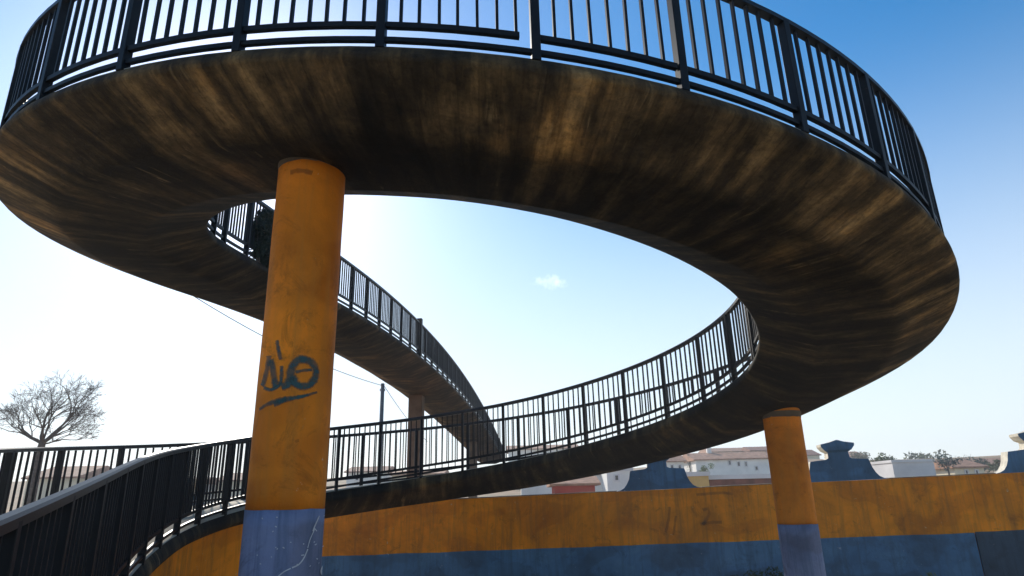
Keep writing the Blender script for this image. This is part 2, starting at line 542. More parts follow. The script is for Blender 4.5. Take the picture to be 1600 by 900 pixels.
def railing(name, label, r, i0, i1, gap_at=None, phase=0.0, stout=None, bw=.0095):
    root = empty(name, on(i0, r), label, 'railing', 'dark iron railings of the footbridge')
    bm = bmesh.new(); handrail_strip(bm, i0, i1, r, RAIL_H, .074, .056); link('handrail', bm, M['handrail'], root)
    bm = bmesh.new(); rail_strip(bm, i0, i1, r, .052, .088, .036); link('lower_rail', bm, M['iron'], root)
    d = BAY / STEP; first = i0 + ((phase - i0) % d if phase else .04 / STEP)
    marks = [first]
    while marks[-1] + d < i1: marks.append(marks[-1] + d)
    for ii in marks: link('post', post_bm(ii, r), M['iron'], root)
    cuts = ([i0 + .01] if first - i0 > d * .3 else []) + marks + ([i1 - .01] if i1 - marks[-1] > d * .3 else [])
    for u, v in zip(cuts, cuts[1:]):
        nb = max(2, round((v - u) / d * BARS))
        gapped = gap_at is not None and abs(u - gap_at) < d * .4
        link('bar_panel', panel_bm(u, v, r, nb, 1 if gapped else 0, bw), M['iron'], root)
    if stout is not None: link('gate_post', post_bm(stout, r, 1.2, .15, .15), M['iron'], root)
    return root, d


iA = 0
iB = idx_near(4.43, 9.2, .5, 2.2)        # east side of the loop
iC = idx_near(-5.2, 8.8, 3.2, 3.9)       # west side of the loop
iD = NP - 3
RO, RI = -(HW - .078), HW - .078
g = .02 / STEP


def seen(q):
    d = CAM_R.to_3x3().transposed() @ (q - Vector((0, 0, EYE))); return 800 + FPX * d.x / -d.z, 450 - FPX * d.y / -d.z


def where(px, i0, i1, r):
    return min((i0 + (i1 - i0) * k / 2000 for k in range(2001)), key=lambda i: abs(seen(on(i, r))[0] - px))


iS = idx_near(0, 4.6, 2, 3.2)
p838, p597, p1070 = (where(px, iS - 35, iS + 35, RO) for px in (838, 597, 1070))
BAY = (p597 - p1070) / 2 * STEP
railing('railing', 'far side railing of the low ramp, seen through the nearer bars', RO, iA, iB - g)
railing('railing', 'nearer railing of the low ramp with a pale shining handrail rising from the lower left', RI, iA, iB - g)
railing('railing', 'large railing along the outer edge of the overhead loop, across the top of the view', RO, iB + g, iC - g, gap_at=p838, phase=p838, bw=.0108)
railing('railing', 'railing on the inner edge of the overhead loop, mostly hidden by its deck', RI, iB + g, iC - g)
railing('railing', 'railing on the far edge of the bridge that runs off into the distance', RO, iC + g, iD)
railing('railing', 'railing seen through the loop, curving down beside the bridge into the distance', RI, iC + g, iD, stout=where(655, idx_near(-4, 17, 3), idx_near(-3, 30, 3), RI))

# ------------------------------------------------------------------ columns
def solve_x(px, py, Y): return at(px, py, Y)


def column(x, y, rad, ztop, zb, zfoot, label, zslab):
    root = empty('support_column', (x, y, zfoot), label, 'column', 'round painted columns under the footbridge')
    NS = 64
    def shaft(z0, z1, r, n):
        bm = bmesh.new(); rg = []
        for k in range(n + 1):
            z = z0 + (z1 - z0) * k / n
            rg.append([bm.verts.new((x + (r + .0035 * noise.noise(Vector((3 * math.cos(a), 3 * math.sin(a), z * 2.5)))) * math.cos(a),
                                     y + (r + .0035 * noise.noise(Vector((3 * math.cos(a), 3 * math.sin(a), z * 2.5)))) * math.sin(a), z))
                       for a in (2 * math.pi * q / NS for q in range(NS))])
        for A, B in zip(rg, rg[1:]):
            for q in range(NS): bm.faces.new((A[q], A[(q + 1) % NS], B[(q + 1) % NS], B[q]))
        bm.faces.new(rg[0][::-1]); bm.faces.new(rg[-1]); return bm
    link('orange_shaft', shaft(zb, ztop, rad, 24), M['orange_col'], root, True)
    base_bm = shaft(zfoot - .25, zb, rad + .003, 16)
    for v in base_bm.verts:
        if v.co.z > zb - .001: v.co.z += .010 * noise.noise(Vector((v.co.x * 6, v.co.y * 6, x))) + .004 * noise.noise(Vector((v.co.x * 25, v.co.y * 25, x)))
    link('blue_base', base_bm, M['blue_col'], root, True)
    bm = bmesh.new()                                             # rough mortar joint where the shaft meets the slab
    pts = [(x + (rad + .002 + .006 * noise.noise(Vector((3 * math.cos(a), 3 * math.sin(a), x)))) * math.cos(a), y + (rad + .002 + .006 * noise.noise(Vector((3 * math.cos(a), 3 * math.sin(a), x)))) * math.sin(a)) for a in (2 * math.pi * q / 48 for q in range(48))]
    A = [bm.verts.new((u, v, zslab - .028 + .014 * noise.noise(Vector((u * 9, v * 9, 2))))) for u, v in pts]; B = [bm.verts.new((u + (u - x) * .05, v + (v - y) * .05, zslab + .06)) for u, v in pts]
    for q in range(48): bm.faces.new((A[q], A[(q + 1) % 48], B[(q + 1) % 48], B[q]))
    bm.faces.new(A[::-1]); bm.faces.new(B); link('mortar_joint', bm, M['pier'], root)
    return root


def cyl_stroke(bm, x, y, rad, pts, width, off=.0035, spread=1.0):
    uvl = bm.loops.layers.uv.verify()
    """a painted stroke on the column; pts = (px, py) as it stands on the face, width in m (may vary)"""
    q = []
    for px, py in pts:
        d = CAM_R.to_3x3() @ Vector(((px - 800) / FPX, -(py - 450) / FPX, -1)); o = Vector((0, 0, EYE))
        a = d.x ** 2 + d.y ** 2; b = 2 * (d.x * -x + d.y * -y); c = x * x + y * y - rad * rad
        disc = max(0, b * b - 4 * a * c); t = (-b - math.sqrt(disc)) / (2 * a); P = o + d * t
        q.append((math.atan2(P.y - y, P.x - x) * rad, P.z))
    # subdivide with Catmull-Rom
    fine = []
    for i in range(len(q) - 1):
        p0, p1, p2, p3 = q[max(i - 1, 0)], q[i], q[i + 1], q[min(i + 2, len(q) - 1)]
        for s in range(6):
            t = s / 6
            fine.append(tuple(.5 * (2 * p1[k] + (p2[k] - p0[k]) * t + (2 * p0[k] - 5 * p1[k] + 4 * p2[k] - p3[k]) * t * t + (3 * p1[k] - p0[k] - 3 * p2[k] + p3[k]) * t ** 3) for k in (0, 1)))
    fine.append(q[-1]); n = len(fine); prev = None
    for i, (u, z) in enumerate(fine):
        a = fine[max(i - 1, 0)]; b = fine[min(i + 1, n - 1)]
        tx, tz = b[0] - a[0], b[1] - a[1]; L = math.hypot(tx, tz) or 1
        w0 = (width(i / (n - 1)) if callable(width) else width) * spread
        w = w0 * (1 + .25 * noise.noise(Vector((u * 30, z * 30, 5)))) / 2
        nx, nz = -tz / L * w, tx / L * w
        cur = []
        for s in (-1, -.33, .33, 1):
            uu, zz = u + nx * s, z + nz * s
            cur.append(bm.verts.new((x + (rad + off) * math.cos(uu / rad), y + (rad + off) * math.sin(uu / rad), zz)))
        if prev:
            for k in range(3):
                f = bm.faces.new((prev[k], prev[k + 1], cur[k + 1], cur[k])); va = (-1, -.33, .33, 1)
                for lp, v in zip(f.loops, (va[k], va[k + 1], va[k + 1], va[k])): lp[uvl].uv = (i, v)
        prev = cur


CR = .277
c1 = (at(480, 260, 5.02) + at(452, 860, 5.02)) / 2
zb1 = at(452, 797, 5.02 - CR).z
i1 = idx_near(c1.x, c1.y, 2, 3.4)
colA = column(c1.x, c1.y, CR, PATH[i1].z - T_DECK + .05, zb1, gz(c1.x, c1.y), 'thick orange column with dark graffiti and a scratched blue base, nearest the camera', PATH[i1].z - T_DECK * thick(i1))
bm = bmesh.new()
S = lambda pts, w, off=.0035: cyl_stroke(bm, c1.x, c1.y, CR, pts, w, off, 1.35)
S([(433, 532), (435, 545), (439, 562)], .040)
S([(421, 556), (418, 575), (414, 592), (410, 603)], .078, .0040)
S([(424, 562), (428, 585), (431, 606)], .070, .0045)
S([(413, 606), (424, 609), (436, 603), (440, 590), (440, 572)], .034, .0050)
S([(440, 605), (449, 601), (453, 592), (456, 575), (466, 563), (480, 563), (491, 572), (493, 586), (486, 599), (474, 604), (462, 600), (457, 588)], .080, .0055)
S([(462, 582), (474, 579), (487, 578)], .03, .0060)
S([(406, 640), (418, 632), (432, 627), (447, 624)], lambda t: .03 + .03 * t, .0040)
S([(428, 632), (448, 624), (470, 620), (495, 613)], lambda t: .066 * (1 - .7 * t), .0045)
link('graffiti', bm, M['spray'], colA)
bm = bmesh.new()
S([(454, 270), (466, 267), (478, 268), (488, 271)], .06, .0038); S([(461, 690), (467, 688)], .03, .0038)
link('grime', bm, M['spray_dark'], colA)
bm = bmesh.new()
S = lambda pts, w, off=.0055: cyl_stroke(bm, c1.x, c1.y, CR + .003, pts, w, off)
S([(498, 806), (491, 822), (488, 830)], .010); S([(491, 826), (484, 842), (480, 856)], .007, .006)
S([(480, 858), (474, 872), (466, 882), (456, 887)], .009, .0063); S([(454, 888), (444, 893), (434, 901)], .007, .0066)
S([(489, 824), (494, 830)], .006, .0068); S([(506, 886), (500, 892), (512, 896)], .03, .007)
for k in range(22):
    px, py = random.uniform(400, 505), random.uniform(805, 895)
    S([(px, py), (px + random.uniform(1, 3), py + random.uniform(-2, 2))], .006, .0072)
link('scratch', bm, M['scratch'], colA)

c2 = (at(1230, 680, 10.25) + at(1250, 880, 10.25)) / 2
zb2 = at(1245, 820, 10.25 - CR).z
i2 = idx_near(c2.x, c2.y, .5, 2)
column(c2.x, c2.y, CR, PATH[i2].z - T_DECK + .12, zb2, gz(c2.x, c2.y), 'plain orange column with blue base standing in front of the boundary wall', PATH[i2].z - T_DECK * thick(i2) - .02)

# slim concrete piers under the far bridge
def pier(i, r, label, w=.5):
    p = PATH[i] + INW[i] * r; zt = PATH[i].z - T_DECK + .02 if abs(r) < .4 else PATH[i].z - T_DECK + .12
    t = TAN[i]; n = INW[i]; zf = min(gz(p.x, p.y), hz(p.x, p.y)) - .5
    bm = bmesh.new()
    qs = lambda z: [Vector((p.x, p.y, z)) + t * a * w / 2 + n * b * w / 2 for a, b in ((-1, -1), (1, -1), (1, 1), (-1, 1))]
    hexa(bm, qs(zf), qs(zt)); bmesh.ops.bevel(bm, geom=[e for e in bm.edges], offset=.03, segments=2, affect='EDGES')
    o = link('bridge_pier', bm, M['pier'])
    return tag(o, label, 'pier', 'concrete piers under the far bridge')


pier(idx_near(-3.4, 25.0, 2), -.28, 'square brown concrete pier seen through the bars of the low ramp', .52)
pier(idx_near(-2.6, 41.0, 2), 0, 'distant concrete pier hidden behind the low ramp')

# ------------------------------------------------------------------ boundary wall
WA, WB = at(820, 775, 17.3), at(1600, 738, 15.6)
WD = Vector((WB.x - WA.x, WB.y - WA.y, 0)); WL = WD.length; WD.normalize(); WN = Vector((WD.y, -WD.x, 0))   # WN towards the camera side
slope = (WB.z - WA.z) / WL
zdA = at(820, 858, 17.3).z - WA.z
wall = empty('boundary_wall', (WA.x, WA.y, gz(WA.x, WA.y)), 'long orange wall with a blue base and blue ornamental crests along its scalloped top', 'wall')


def wp(s, z, out):
    """s metres along the wall from its left reference, z above the top line, out metres towards the camera"""
    q = WA + WD * s + WN * out; return Vector((q.x, q.y, WA.z + slope * s + z))


def wall_s(px):
    """distance along the wall of the photo column px"""
    best = None
    for k in range(-1500, 2500):
        s = k * .02; q = wp(s, 0, 0); d = CAM_R.to_3x3().transposed() @ (q - Vector((0, 0, EYE)))
        if d.z < 0:
            e = abs(800 + FPX * d.x / -d.z - px)
            if best is None or e < best[0]: best = (e, s)
    return best[1]


S0, S1 = -14.0, 16.0
bm = bmesh.new()
n = 60
for k in range(n):
    a, b = S0 + (S1 - S0) * k / n, S0 + (S1 - S0) * (k + 1) / n
    pr = [(-.0, zdA - .02), (0, 0.0), (-.26, 0.0), (-.26, -3.2)]
    A = [bm.verts.new(wp(a, z, o)) for o, z in pr]; B = [bm.verts.new(wp(b, z, o)) for o, z in pr]
    for q in range(3): bm.faces.new((A[q], B[q], B[q + 1], A[q + 1]))
link('orange_wall', bm, M['orange'], wall)


def wall_strip(name, s0, s1, z0, z1, out, m):
    bm = bmesh.new(); k = max(1, int((s1 - s0) / .12)); wv = lambda q: .016 * noise.noise(Vector((q * 1.1, 3, 0))) + .008 * noise.noise(Vector((q * 6, 9, 0)))
    for j in range(k):
        a, b = s0 + (s1 - s0) * j / k, s0 + (s1 - s0) * (j + 1) / k
        A = [bm.verts.new(wp(a, z, o)) for o, z in ((-.02, z0), (out, z0), (out, z1 + wv(a)), (-.02, z1 + wv(a)))]
        B = [bm.verts.new(wp(b, z, o)) for o, z in ((-.02, z0), (out, z0), (out, z1 + wv(b)), (-.02, z1 + wv(b)))]
        for q in range(4): bm.faces.new((A[q], B[q], B[(q + 1) % 4], A[(q + 1) % 4]))
        if j == 0: bm.faces.new(A[::-1])
        if j == k - 1: bm.faces.new(B)
    bmesh.ops.remove_doubles(bm, verts=bm.verts[:], dist=1e-4)
    return link(name, bm, m, wall)


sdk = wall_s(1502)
wall_strip('blue_dado', S0, sdk - .01, -3.2, zdA, .012, M['blue'])
tag(wall_strip('blue_dado', sdk + .01, S1, -3.2, zdA + .02, .012, M['dark_blue']), 'darker stretch of the blue base')  # the right-hand end of the base takes the darker blue

# crest outlines (s offset from the crest centre, z above the wall's top line)
half = [(1.02, .0), (.93, .02), (.84, .07), (.77, .16), (.71, .28), (.68, .40), (.66, .47), (.30, .50), (.245, .53), (.235, .66), (.31, .71), (.38, .80), (.385, .86), (.16, .90), (.0, .945)]
crest_px = [(733, 1.0), (1030, 1.0), (1316, 1.0), (1632, 1.0)]
centres = [wall_s(px) for px, _ in crest_px]
gap_ = centres[2] - centres[1]
centres = [centres[1] - gap_ * k for k in (4, 3)] + [centres[1], centres[2], centres[3], centres[3] + gap_]
for c in centres:
    if not (S0 + 1.1 < c < S1 - 1.1): continue
    bm = bmesh.new()
    lv = []
    for hs, z in half:
        hs = max(hs, .02)
        pr_ = .055 if z >= .70 else .015; lv.append([bm.verts.new(wp(c + k * hs + .012 * noise.noise(Vector((c + k * hs, z * 4, 0))), z + .004, o)) for k, o in ((-1, pr_), (1, pr_), (1, -.26 - pr_), (-1, -.26 - pr_))])
    for A, B in zip(lv, lv[1:]):
        for q in range(4):
            f = bm.faces.new((A[q], A[(q + 1) % 4], B[(q + 1) % 4], B[q])); f.material_index = q % 2   # the plastered edge is unpainted
    f = bm.faces.new(lv[-1]); f.material_index = 1
    bm.faces.new(lv[0][::-1])
    link('crest', bm, None, wall, mats=[M['blue'], M['coping']])
# thin plaster coping on the level stretches
ends = [S0] + [v for c in centres if S0 + 1.1 < c < S1 - 1.1 for v in (c - 1.03, c + 1.03)] + [S1]
for a, b in zip(ends[::2], ends[1::2]):
    if b - a < .05: continue
    bm = bmesh.new(); k = max(1, int((b - a) / .4))
    for j in range(k):
        u, v = a + (b - a) * j / k, a + (b - a) * (j + 1) / k
        wob = lambda s: .006 * noise.noise(Vector((s * 3, 2, 0)))
        A = [bm.verts.new(wp(u, z + wob(u), o)) for o, z in ((.012, .003), (.012, .018), (-.13, .026), (-.285, .018), (-.285, .003))]
        B = [bm.verts.new(wp(v, z + wob(v), o)) for o, z in ((.012, .003), (.012, .018), (-.13, .026), (-.285, .018), (-.285, .003))]
        for q in range(5): bm.faces.new((A[q], B[q], B[(q + 1) % 5], A[(q + 1) % 5]))
        if j == 0: bm.faces.new(A[::-1])
        if j == k - 1: bm.faces.new(B)
    bmesh.ops.remove_doubles(bm, verts=bm.verts[:], dist=1e-4)
    link('coping', bm, M['coping_dirty'], wall)


def wall_stroke(bm, pts, w, off):
    uvl = bm.loops.layers.uv.verify(); q = []
    for px, py in pts:
        d = CAM_R.to_3x3() @ Vector(((px - 800) / FPX, -(py - 450) / FPX, -1)); o = Vector((0, 0, EYE))
        t = ((WA - o).dot(WN)) / d.dot(WN); q.append(o + d * t)
    prev = None
    for i, p in enumerate(q):
        t = (q[min(i + 1, len(q) - 1)] - q[max(i - 1, 0)]).normalized(); nn = t.cross(WN).normalized() * w / 2
        cur = [bm.verts.new(p + nn + WN * off), bm.verts.new(p - nn + WN * off)]
        if prev:
            f = bm.faces.new((prev[0], prev[1], cur[1], cur[0]))
            for lp, v in zip(f.loops, (-1, 1, 1, -1)): lp[uvl].uv = (i, v)
        prev = cur


bm = bmesh.new()
wall_stroke(bm, [(1098, 797), (1106, 794), (1108, 803), (1104, 811), (1098, 820)], .15, .003)
wall_stroke(bm, [(1094, 819), (1106, 817), (1114, 816), (1128, 816)], .13, .005)
wall_stroke(bm, [(1088, 773), (1112, 771), (1130, 770), (1146, 772)], .12, .007)
wall_stroke(bm, [(1046, 792), (1045, 810), (1040, 832)], .12, .009)
wall_stroke(bm, [(1056, 806), (1054, 822), (1052, 836)], .10, .011)
link('graffiti', bm, M['spray_dark'], wall)

# ------------------------------------------------------------------ foliage
def clump(bm, c, rad, n, leaf, squash=1.0, seed=0):
    rnd = random.Random(seed)
    for _ in range(n):
        v = Vector((rnd.gauss(0, 1), rnd.gauss(0, 1), rnd.gauss(0, 1))).normalized() * rad * rnd.random() ** .45
        v.z *= squash
        p = c + v; a = Vector((rnd.gauss(0, 1), rnd.gauss(0, 1), rnd.gauss(0, 1))).normalized(); b = a.orthogonal().normalized()
        s = leaf * rnd.uniform(.6, 1.4)
        bm.faces.new([bm.verts.new(p + a * s), bm.verts.new(p + b * s * .45), bm.verts.new(p - a * s), bm.verts.new(p - b * s * .45)])


def leafy_tree(name, px, py_top, py_base, Y, wpx, m, label, cat='tree', n=500, lobes=7, trunk=.3, seed=1, narrow=False):
    top = at(px, py_top, Y); base = at(px, py_base, Y); gy = hz(base.x, base.y) if Y > 46 else gz(base.x, base.y)
    H = top.z - base.z; W = wpx / FPX * Y / math.cos(R(PITCH)) * .95
    root = empty(name, (base.x, base.y, gy), label, cat, 'trees and shrubs beyond the wall' if Y > 20 else None)
    rnd = random.Random(seed); bm = bmesh.new()
    zc0 = base.z + H * trunk
    leaf = max(.05, .055 * W)
    for k in range(lobes):
        if narrow:
            f = k / (lobes - 1); c = Vector((base.x, base.y, zc0 + (top.z - zc0) * (.1 + .8 * f))); r = W / 2 * (1 - .75 * f)
        else:
            c = Vector((base.x + rnd.uniform(-.34, .34) * W, base.y + rnd.uniform(-.3, .3) * W, zc0 + (top.z - zc0) * rnd.uniform(.22, .78))); r = W * rnd.uniform(.17, .30)
        clump(bm, c, r, n // lobes, leaf, .8, seed * 100 + k)
    link('crown', bm, m, root)
    bm = bmesh.new()
    tube(bm, [(base.x, base.y, gy - .3), (base.x + .02 * W, base.y, base.z + H * .3), (base.x - .02 * W, base.y, base.z + H * .62)], [.05 * W, .035 * W, .015 * W], 7)
    for k in range(4):
        a = rnd.uniform(0, 6.28)
        tube(bm, [(base.x, base.y, base.z + H * .3), (base.x + math.cos(a) * W * .25, base.y + math.sin(a) * W * .25, base.z + H * .65)], [.02 * W, .008 * W], 5)
    link('trunk', bm, M['bark'], root)
    return root


leafy_tree('shrub', 1385, 708, 738, 70, 50, M['leaf_olive'], 'low olive green bush on the hillside right of the middle wall crest', 'bush', 600, 8, .05, 2)
leafy_tree('shrub', 1398, 716, 740, 66, 30, M['leaf_dark'], 'dark green bush touching the pale grey house', 'bush', 400, 6, .05, 3)
leafy_tree('tree', 1484, 708, 748, 60, 38, M['leaf_blue'], 'small grey green tree with a loose crown, right of the grey house', 'tree', 420, 7, .28, 4)
leafy_tree('tree', 1524, 716, 740, 90, 44, M['leaf_dark'], 'wide dark tree behind the small red roofed house at the right', 'tree', 500, 8, .1, 5)
leafy_tree('cypress_tree', 1079, 708, 742, 95, 14, M['leaf_dark'], 'narrow dark cypress beside the white house', 'tree', 500, 7, .03, 6, True)
leafy_tree('shrub', 1102, 722, 745, 80, 26, M['leaf_bright'], 'yellow green shrub in front of the white house', 'bush', 400, 6, .05, 7)
leafy_tree('tree', 1349, 706, 722, 130, 34, M['leaf_olive'], 'olive green tree on the skyline next to the middle wall crest', 'tree', 400, 7, .1, 9)
leafy_tree('tree', 1440, 712, 728, 150, 60, M['leaf_olive'], 'broad olive green tree on the skyline behind the pale grey house', 'tree', 500, 8, .1, 10)
leafy_tree('tree', 1565, 712, 742, 75, 30, M['leaf_olive'], 'olive green tree close to the crest at the right edge', 'tree', 400, 7, .1, 12)

# shrub at the foot of the wall
def weed(px, wpx, py_top, seed, label, m):
    s = wall_s(px); b = wp(s, 0, .55); b.z = gz(b.x, b.y); top = at(px, py_top, b.y).z
    W = wpx / FPX * b.y; root = empty('shrub', b, label, 'plant', 'plants at the foot of the wall')
    bm = bmesh.new(); rnd = random.Random(seed)
    for k in range(8):
        c = Vector((b.x + rnd.uniform(-.4, .4) * W, b.y + rnd.uniform(-.25, .25), b.z + (top - b.z) * rnd.uniform(.3, .85)))
        clump(bm, c, .2, 90, .045, .9, seed * 50 + k)
    link('foliage', bm, m, root)
    bm = bmesh.new()
    for k in range(7):
        a = rnd.uniform(-.4, .4) * W
        tube(bm, [(b.x + a * .4, b.y, b.z - .05), (b.x + a, b.y + rnd.uniform(-.1, .1), b.z + (top - b.z) * .8)], [.014, .006], 5)
    link('stem', bm, M['bark'], root)


weed(1150, 90, 883, 21, 'low dark leafy shrub at the foot of the wall, left of the far column', M['leaf_dark'])
weed(1400, 70, 893, 22, 'low weeds at the foot of the wall, right of the far column', M['leaf_olive'])

# dark creeper on the loop's inner railing beside the near column
def creeper():
    cands = [i for i in range(NP) if PATH[i].z > 4.5 and PATH[i].x < -2]
    def prj(q):
        d = CAM_R.to_3x3().transposed() @ (q - Vector((0, 0, EYE))); return 800 + FPX * d.x / -d.z
    i = min(cands, key=lambda k: abs(prj(on(k, RI, .4)) - 411) + (0 if 7 < PATH[k].y < 13 else 999))
    root = empty('creeper', on(i, RI), 'dark green creeper clinging to the loop railing beside the graffitied column', 'plant')
    bm = bmesh.new()
    for k in range(18):
        u = random.uniform(-.5, .5)
        clump(bm, on(i + u / STEP * .5, RI + .03, .05 + .85 * random.random() * (1 - abs(u) * .5)), .16, 260, .045, 1.1, 300 + k)
    link('foliage', bm, M['leaf_black'], root)
    bm = bmesh.new()
    for k in range(5):
        u = random.uniform(-.3, .3); tube(bm, [on(i + u / STEP, RI + .03, -.1), on(i + u / STEP + random.uniform(-1, 1), RI + .04, .4), on(i + u / STEP + random.uniform(-2, 2), RI + .03, .85)], [.012, .009, .004], 5)
    link('stem', bm, M['bark'], root)


creeper()

# bare tree
def bare_tree():
    Y = 27; base = at(66, 690, Y); gzv = gz(base.x, base.y); H = at(80, 584, Y).z - base.z; W = 170 / FPX * Y
    root = empty('bare_tree', (base.x, base.y, gzv), 'leafless tree with a wide fan of thin branches behind the far railing', 'tree')
    bm = bmesh.new()
    tube(bm, [(base.x + .15, base.y, gzv - .3), (base.x + .05, base.y, gzv + 1.5), (base.x, base.y, base.z - .25), (base.x + .02, base.y, base.z)], [.2, .16, .14, .12], 9)
    link('trunk', bm, M['bark'], root)
    bm = bmesh.new(); rnd = random.Random(5)
    C = Vector((base.x + .28, base.y, base.z + H * .45))
    def grow(p, d, L, r, lev):
        pts = [p]; q = p.copy(); dd = d.copy()
        for k in range(4):
            dd = (dd + Vector((rnd.gauss(0, .13), rnd.gauss(0, .13), rnd.gauss(0, .10) + (.05 if lev < 3 else .0)))).normalized()
            q = q + dd * L / 4; pts.append(q.copy())
        tube(bm, pts, [r * (1 - .13 * k) for k in range(5)], 6 if lev < 2 else 4, cap=False)
        if lev >= 6: return
        kids = 4 if lev < 1 else (3 if rnd.random() < .8 else 2)
        for j in range(kids):
            f = rnd.choice((2, 3, 4)) if j else 4
            ax = Vector((rnd.gauss(0, 1), rnd.gauss(0, .7), rnd.gauss(0, 1))).normalized()
            ang = R(rnd.uniform(18, 48)); nd = (Matrix.Rotation(ang, 3, ax) @ dd).normalized()
            grow(pts[f], nd, L * rnd.uniform(.56, .80), max(.0045, r * rnd.uniform(.46, .62)), lev + 1)
    b0 = Vector((base.x, base.y, base.z - .1))
    for d, L, r in (((-.75, .15, .62), 1.0, .06), ((.02, -.2, 1), 1.15, .065), ((.62, .2, .7), 1.15, .075), ((.88, -.1, .45), 1.0, .06), ((-.35, .4, .85), 1.05, .055), ((.3, -.5, .85), 1.0, .05), ((-.95, -.2, .35), .95, .045), ((.95, .3, .15), .8, .04)):
        grow(b0, Vector(d).normalized(), L * 1.08, r * .95, 0)
    link('branches', bm, M['bark'], root)


bare_tree()

# ------------------------------------------------------------------ utility pole and cables
PY = 33
pt = at(598, 601, PY); pb = at(600, 755, PY)
zf = gz(pt.x, PY)
pole = empty('utility_pole', (pt.x, PY, zf), 'thin grey utility pole standing between the near column and the far bridge pier', 'pole')
bm = bmesh.new(); tube(bm, [(pt.x, PY, zf - .4), (pt.x, PY, pt.z)], [.125, .095], 12); link('shaft', bm, M['galvanised'], pole, True)
bm = bmesh.new(); box(bm, pt.x - .13, pt.x + .13, PY - .05, PY + .05, pt.z - .32, pt.z - .22); tube(bm, [(pt.x, PY, pt.z - .002), (pt.x, PY, pt.z + .06)], [.105, .08], 10); link('bracket', bm, M['galvanised'], pole)
P2 = at(-150, 120, 15)
zf2 = gz(P2.x, P2.y)
pole2 = empty('utility_pole', (P2.x, P2.y, zf2), 'tall utility pole beyond the left edge that carries the cable', 'pole')
bm = bmesh.new(); tube(bm, [(P2.x, P2.y, zf2 - .4), (P2.x, P2.y, P2.z + .1)], [.14, .1], 12); link('shaft', bm, M['galvanised'], pole2, True)


def cable(a, b, sag, label):
    bm = bmesh.new(); pts = []
    for k in range(25):
        t = k / 24; q = a.lerp(b, t); q.z -= sag * 4 * t * (1 - t); pts.append(q)
    tube(bm, pts, .016, 5)
    o = link('cable', bm, M['wire']); return tag(o, label, 'cable', 'overhead cables')


cable(Vector((pt.x, PY - .06, pt.z - .06)), P2, 1.2, 'black cable sagging from the pole up to the left behind the bridge')
cable(Vector((pt.x + .1, PY, pt.z - .1)), at(668, 690, 52), .2, 'short cable dropping from the pole to the right behind the pier')

# ------------------------------------------------------------------ houses on the slope
def house(px0, px1, py_eave, py_base, Y, m, label, roof=None, depth=7, ridge=0, windows=(), cat='house', name='house', chimney=None):
    a = at(px0, py_base, Y); b = at(px1, py_base, Y); ze = at((px0 + px1) / 2, py_eave, Y).z
    zb = min(hz(a.x, Y), hz(b.x, Y), a.z, b.z) - .5
    root = empty(name, ((a.x + b.x) / 2, Y + depth / 2, zb + .5), label, cat, 'houses beyond the wall')
    bm = bmesh.new(); box(bm, a.x, b.x, Y, Y + depth, zb, ze); link('wall', bm, m, root)
    if roof:
        bm = bmesh.new(); e = .35; rh = ridge or .22 * depth
        yl, yr, ym = Y - e, Y + depth + e, Y + depth / 2; x0, x1 = a.x - e, b.x + e
        v = [bm.verts.new(q) for q in ((x0, yl, ze + .003), (x1, yl, ze + .003), (x1, yr, ze + .003), (x0, yr, ze + .003),
                                       (x0, yl, ze + .14), (x1, yl, ze + .14), (x1, yr, ze + .14), (x0, yr, ze + .14),
                                       (x0, ym, ze + .14 + rh), (x1, ym, ze + .14 + rh))]
        for f in ((3, 2, 1, 0), (0, 1, 5, 4), (2, 3, 7, 6), (4, 5, 9, 8), (6, 7, 8, 9), (1, 2, 6, 9, 5), (3, 0, 4, 8, 7)):
            bm.faces.new([v[k] for k in f])
        rf = link('roof', bm, roof, root)
        if chimney:
            cx = a.x + (b.x - a.x) * chimney; bm = bmesh.new(); box(bm, cx - .3, cx + .3, ym - .3, ym + .3, ze + rh * .6, ze + rh + .9)
            ch = link('chimney', bm, m, root)
    else:
        bm = bmesh.new(); box(bm, a.x - .08, b.x + .08, Y - .08, Y + depth + .08, ze + .003, ze + .25); link('parapet', bm, M['greyw'], root)
    for (wx0, wx1, wy0, wy1) in windows:
        p = at(wx0, wy0, Y); q = at(wx1, wy1, Y)
        bm = bmesh.new(); f = .12
        for (xa, xb, za, zz) in ((p.x - f, q.x + f, p.z, p.z + f), (p.x - f, q.x + f, q.z - f, q.z), (p.x - f, p.x, q.z, p.z), (q.x, q.x + f, q.z, p.z)):
            box(bm, xa, xb, Y - .07, Y - .003, za, zz)
        fr = link('window', bm, M['greyw'], root)
        bm = bmesh.new(); box(bm, p.x, q.x, Y - .03, Y - .004, q.z, p.z); link('pane', bm, M['glass'], root).parent = fr
        fr.children[0].matrix_parent_inverse = Matrix.Translation(-Vector(root.location)) if False else fr.matrix_world.inverted()
    return root


house(815, 952, 744, 785, 62, M['white'], 'long low white building just above the wall, left of the half hidden crest', None, 8)
house(868, 931, 759, 785, 44, M['redwall'], 'low red walled shed in front of the long white building', M['tile'], 4, .5, name='shed', cat='shed')
house(951, 992, 736, 785, 58, M['white'], 'white house with one dark window beside the half hidden crest', None, 6, windows=[(961, 966, 743, 750)])
house(1038, 1072, 722, 760, 85, M['white'], 'small white house left of the cypress', M['tile'], 6, 1.0, windows=[(1048, 1052, 727, 733), (1060, 1064, 727, 733)])
house(1090, 1215, 718, 750, 92, M['white'], 'wide white house with small dark windows behind the far column', M['tile'], 9, 1.1,
      windows=[(1138, 1142, 720, 726), (1152, 1156, 722, 728), (1164, 1167, 722, 728), (1180, 1184, 729, 734)], chimney=.3)
house(1070, 1111, 744, 780, 40, M['ochre'], 'yellow walled outbuilding right behind the wall coping', None, 4, name='outbuilding', cat='shed')
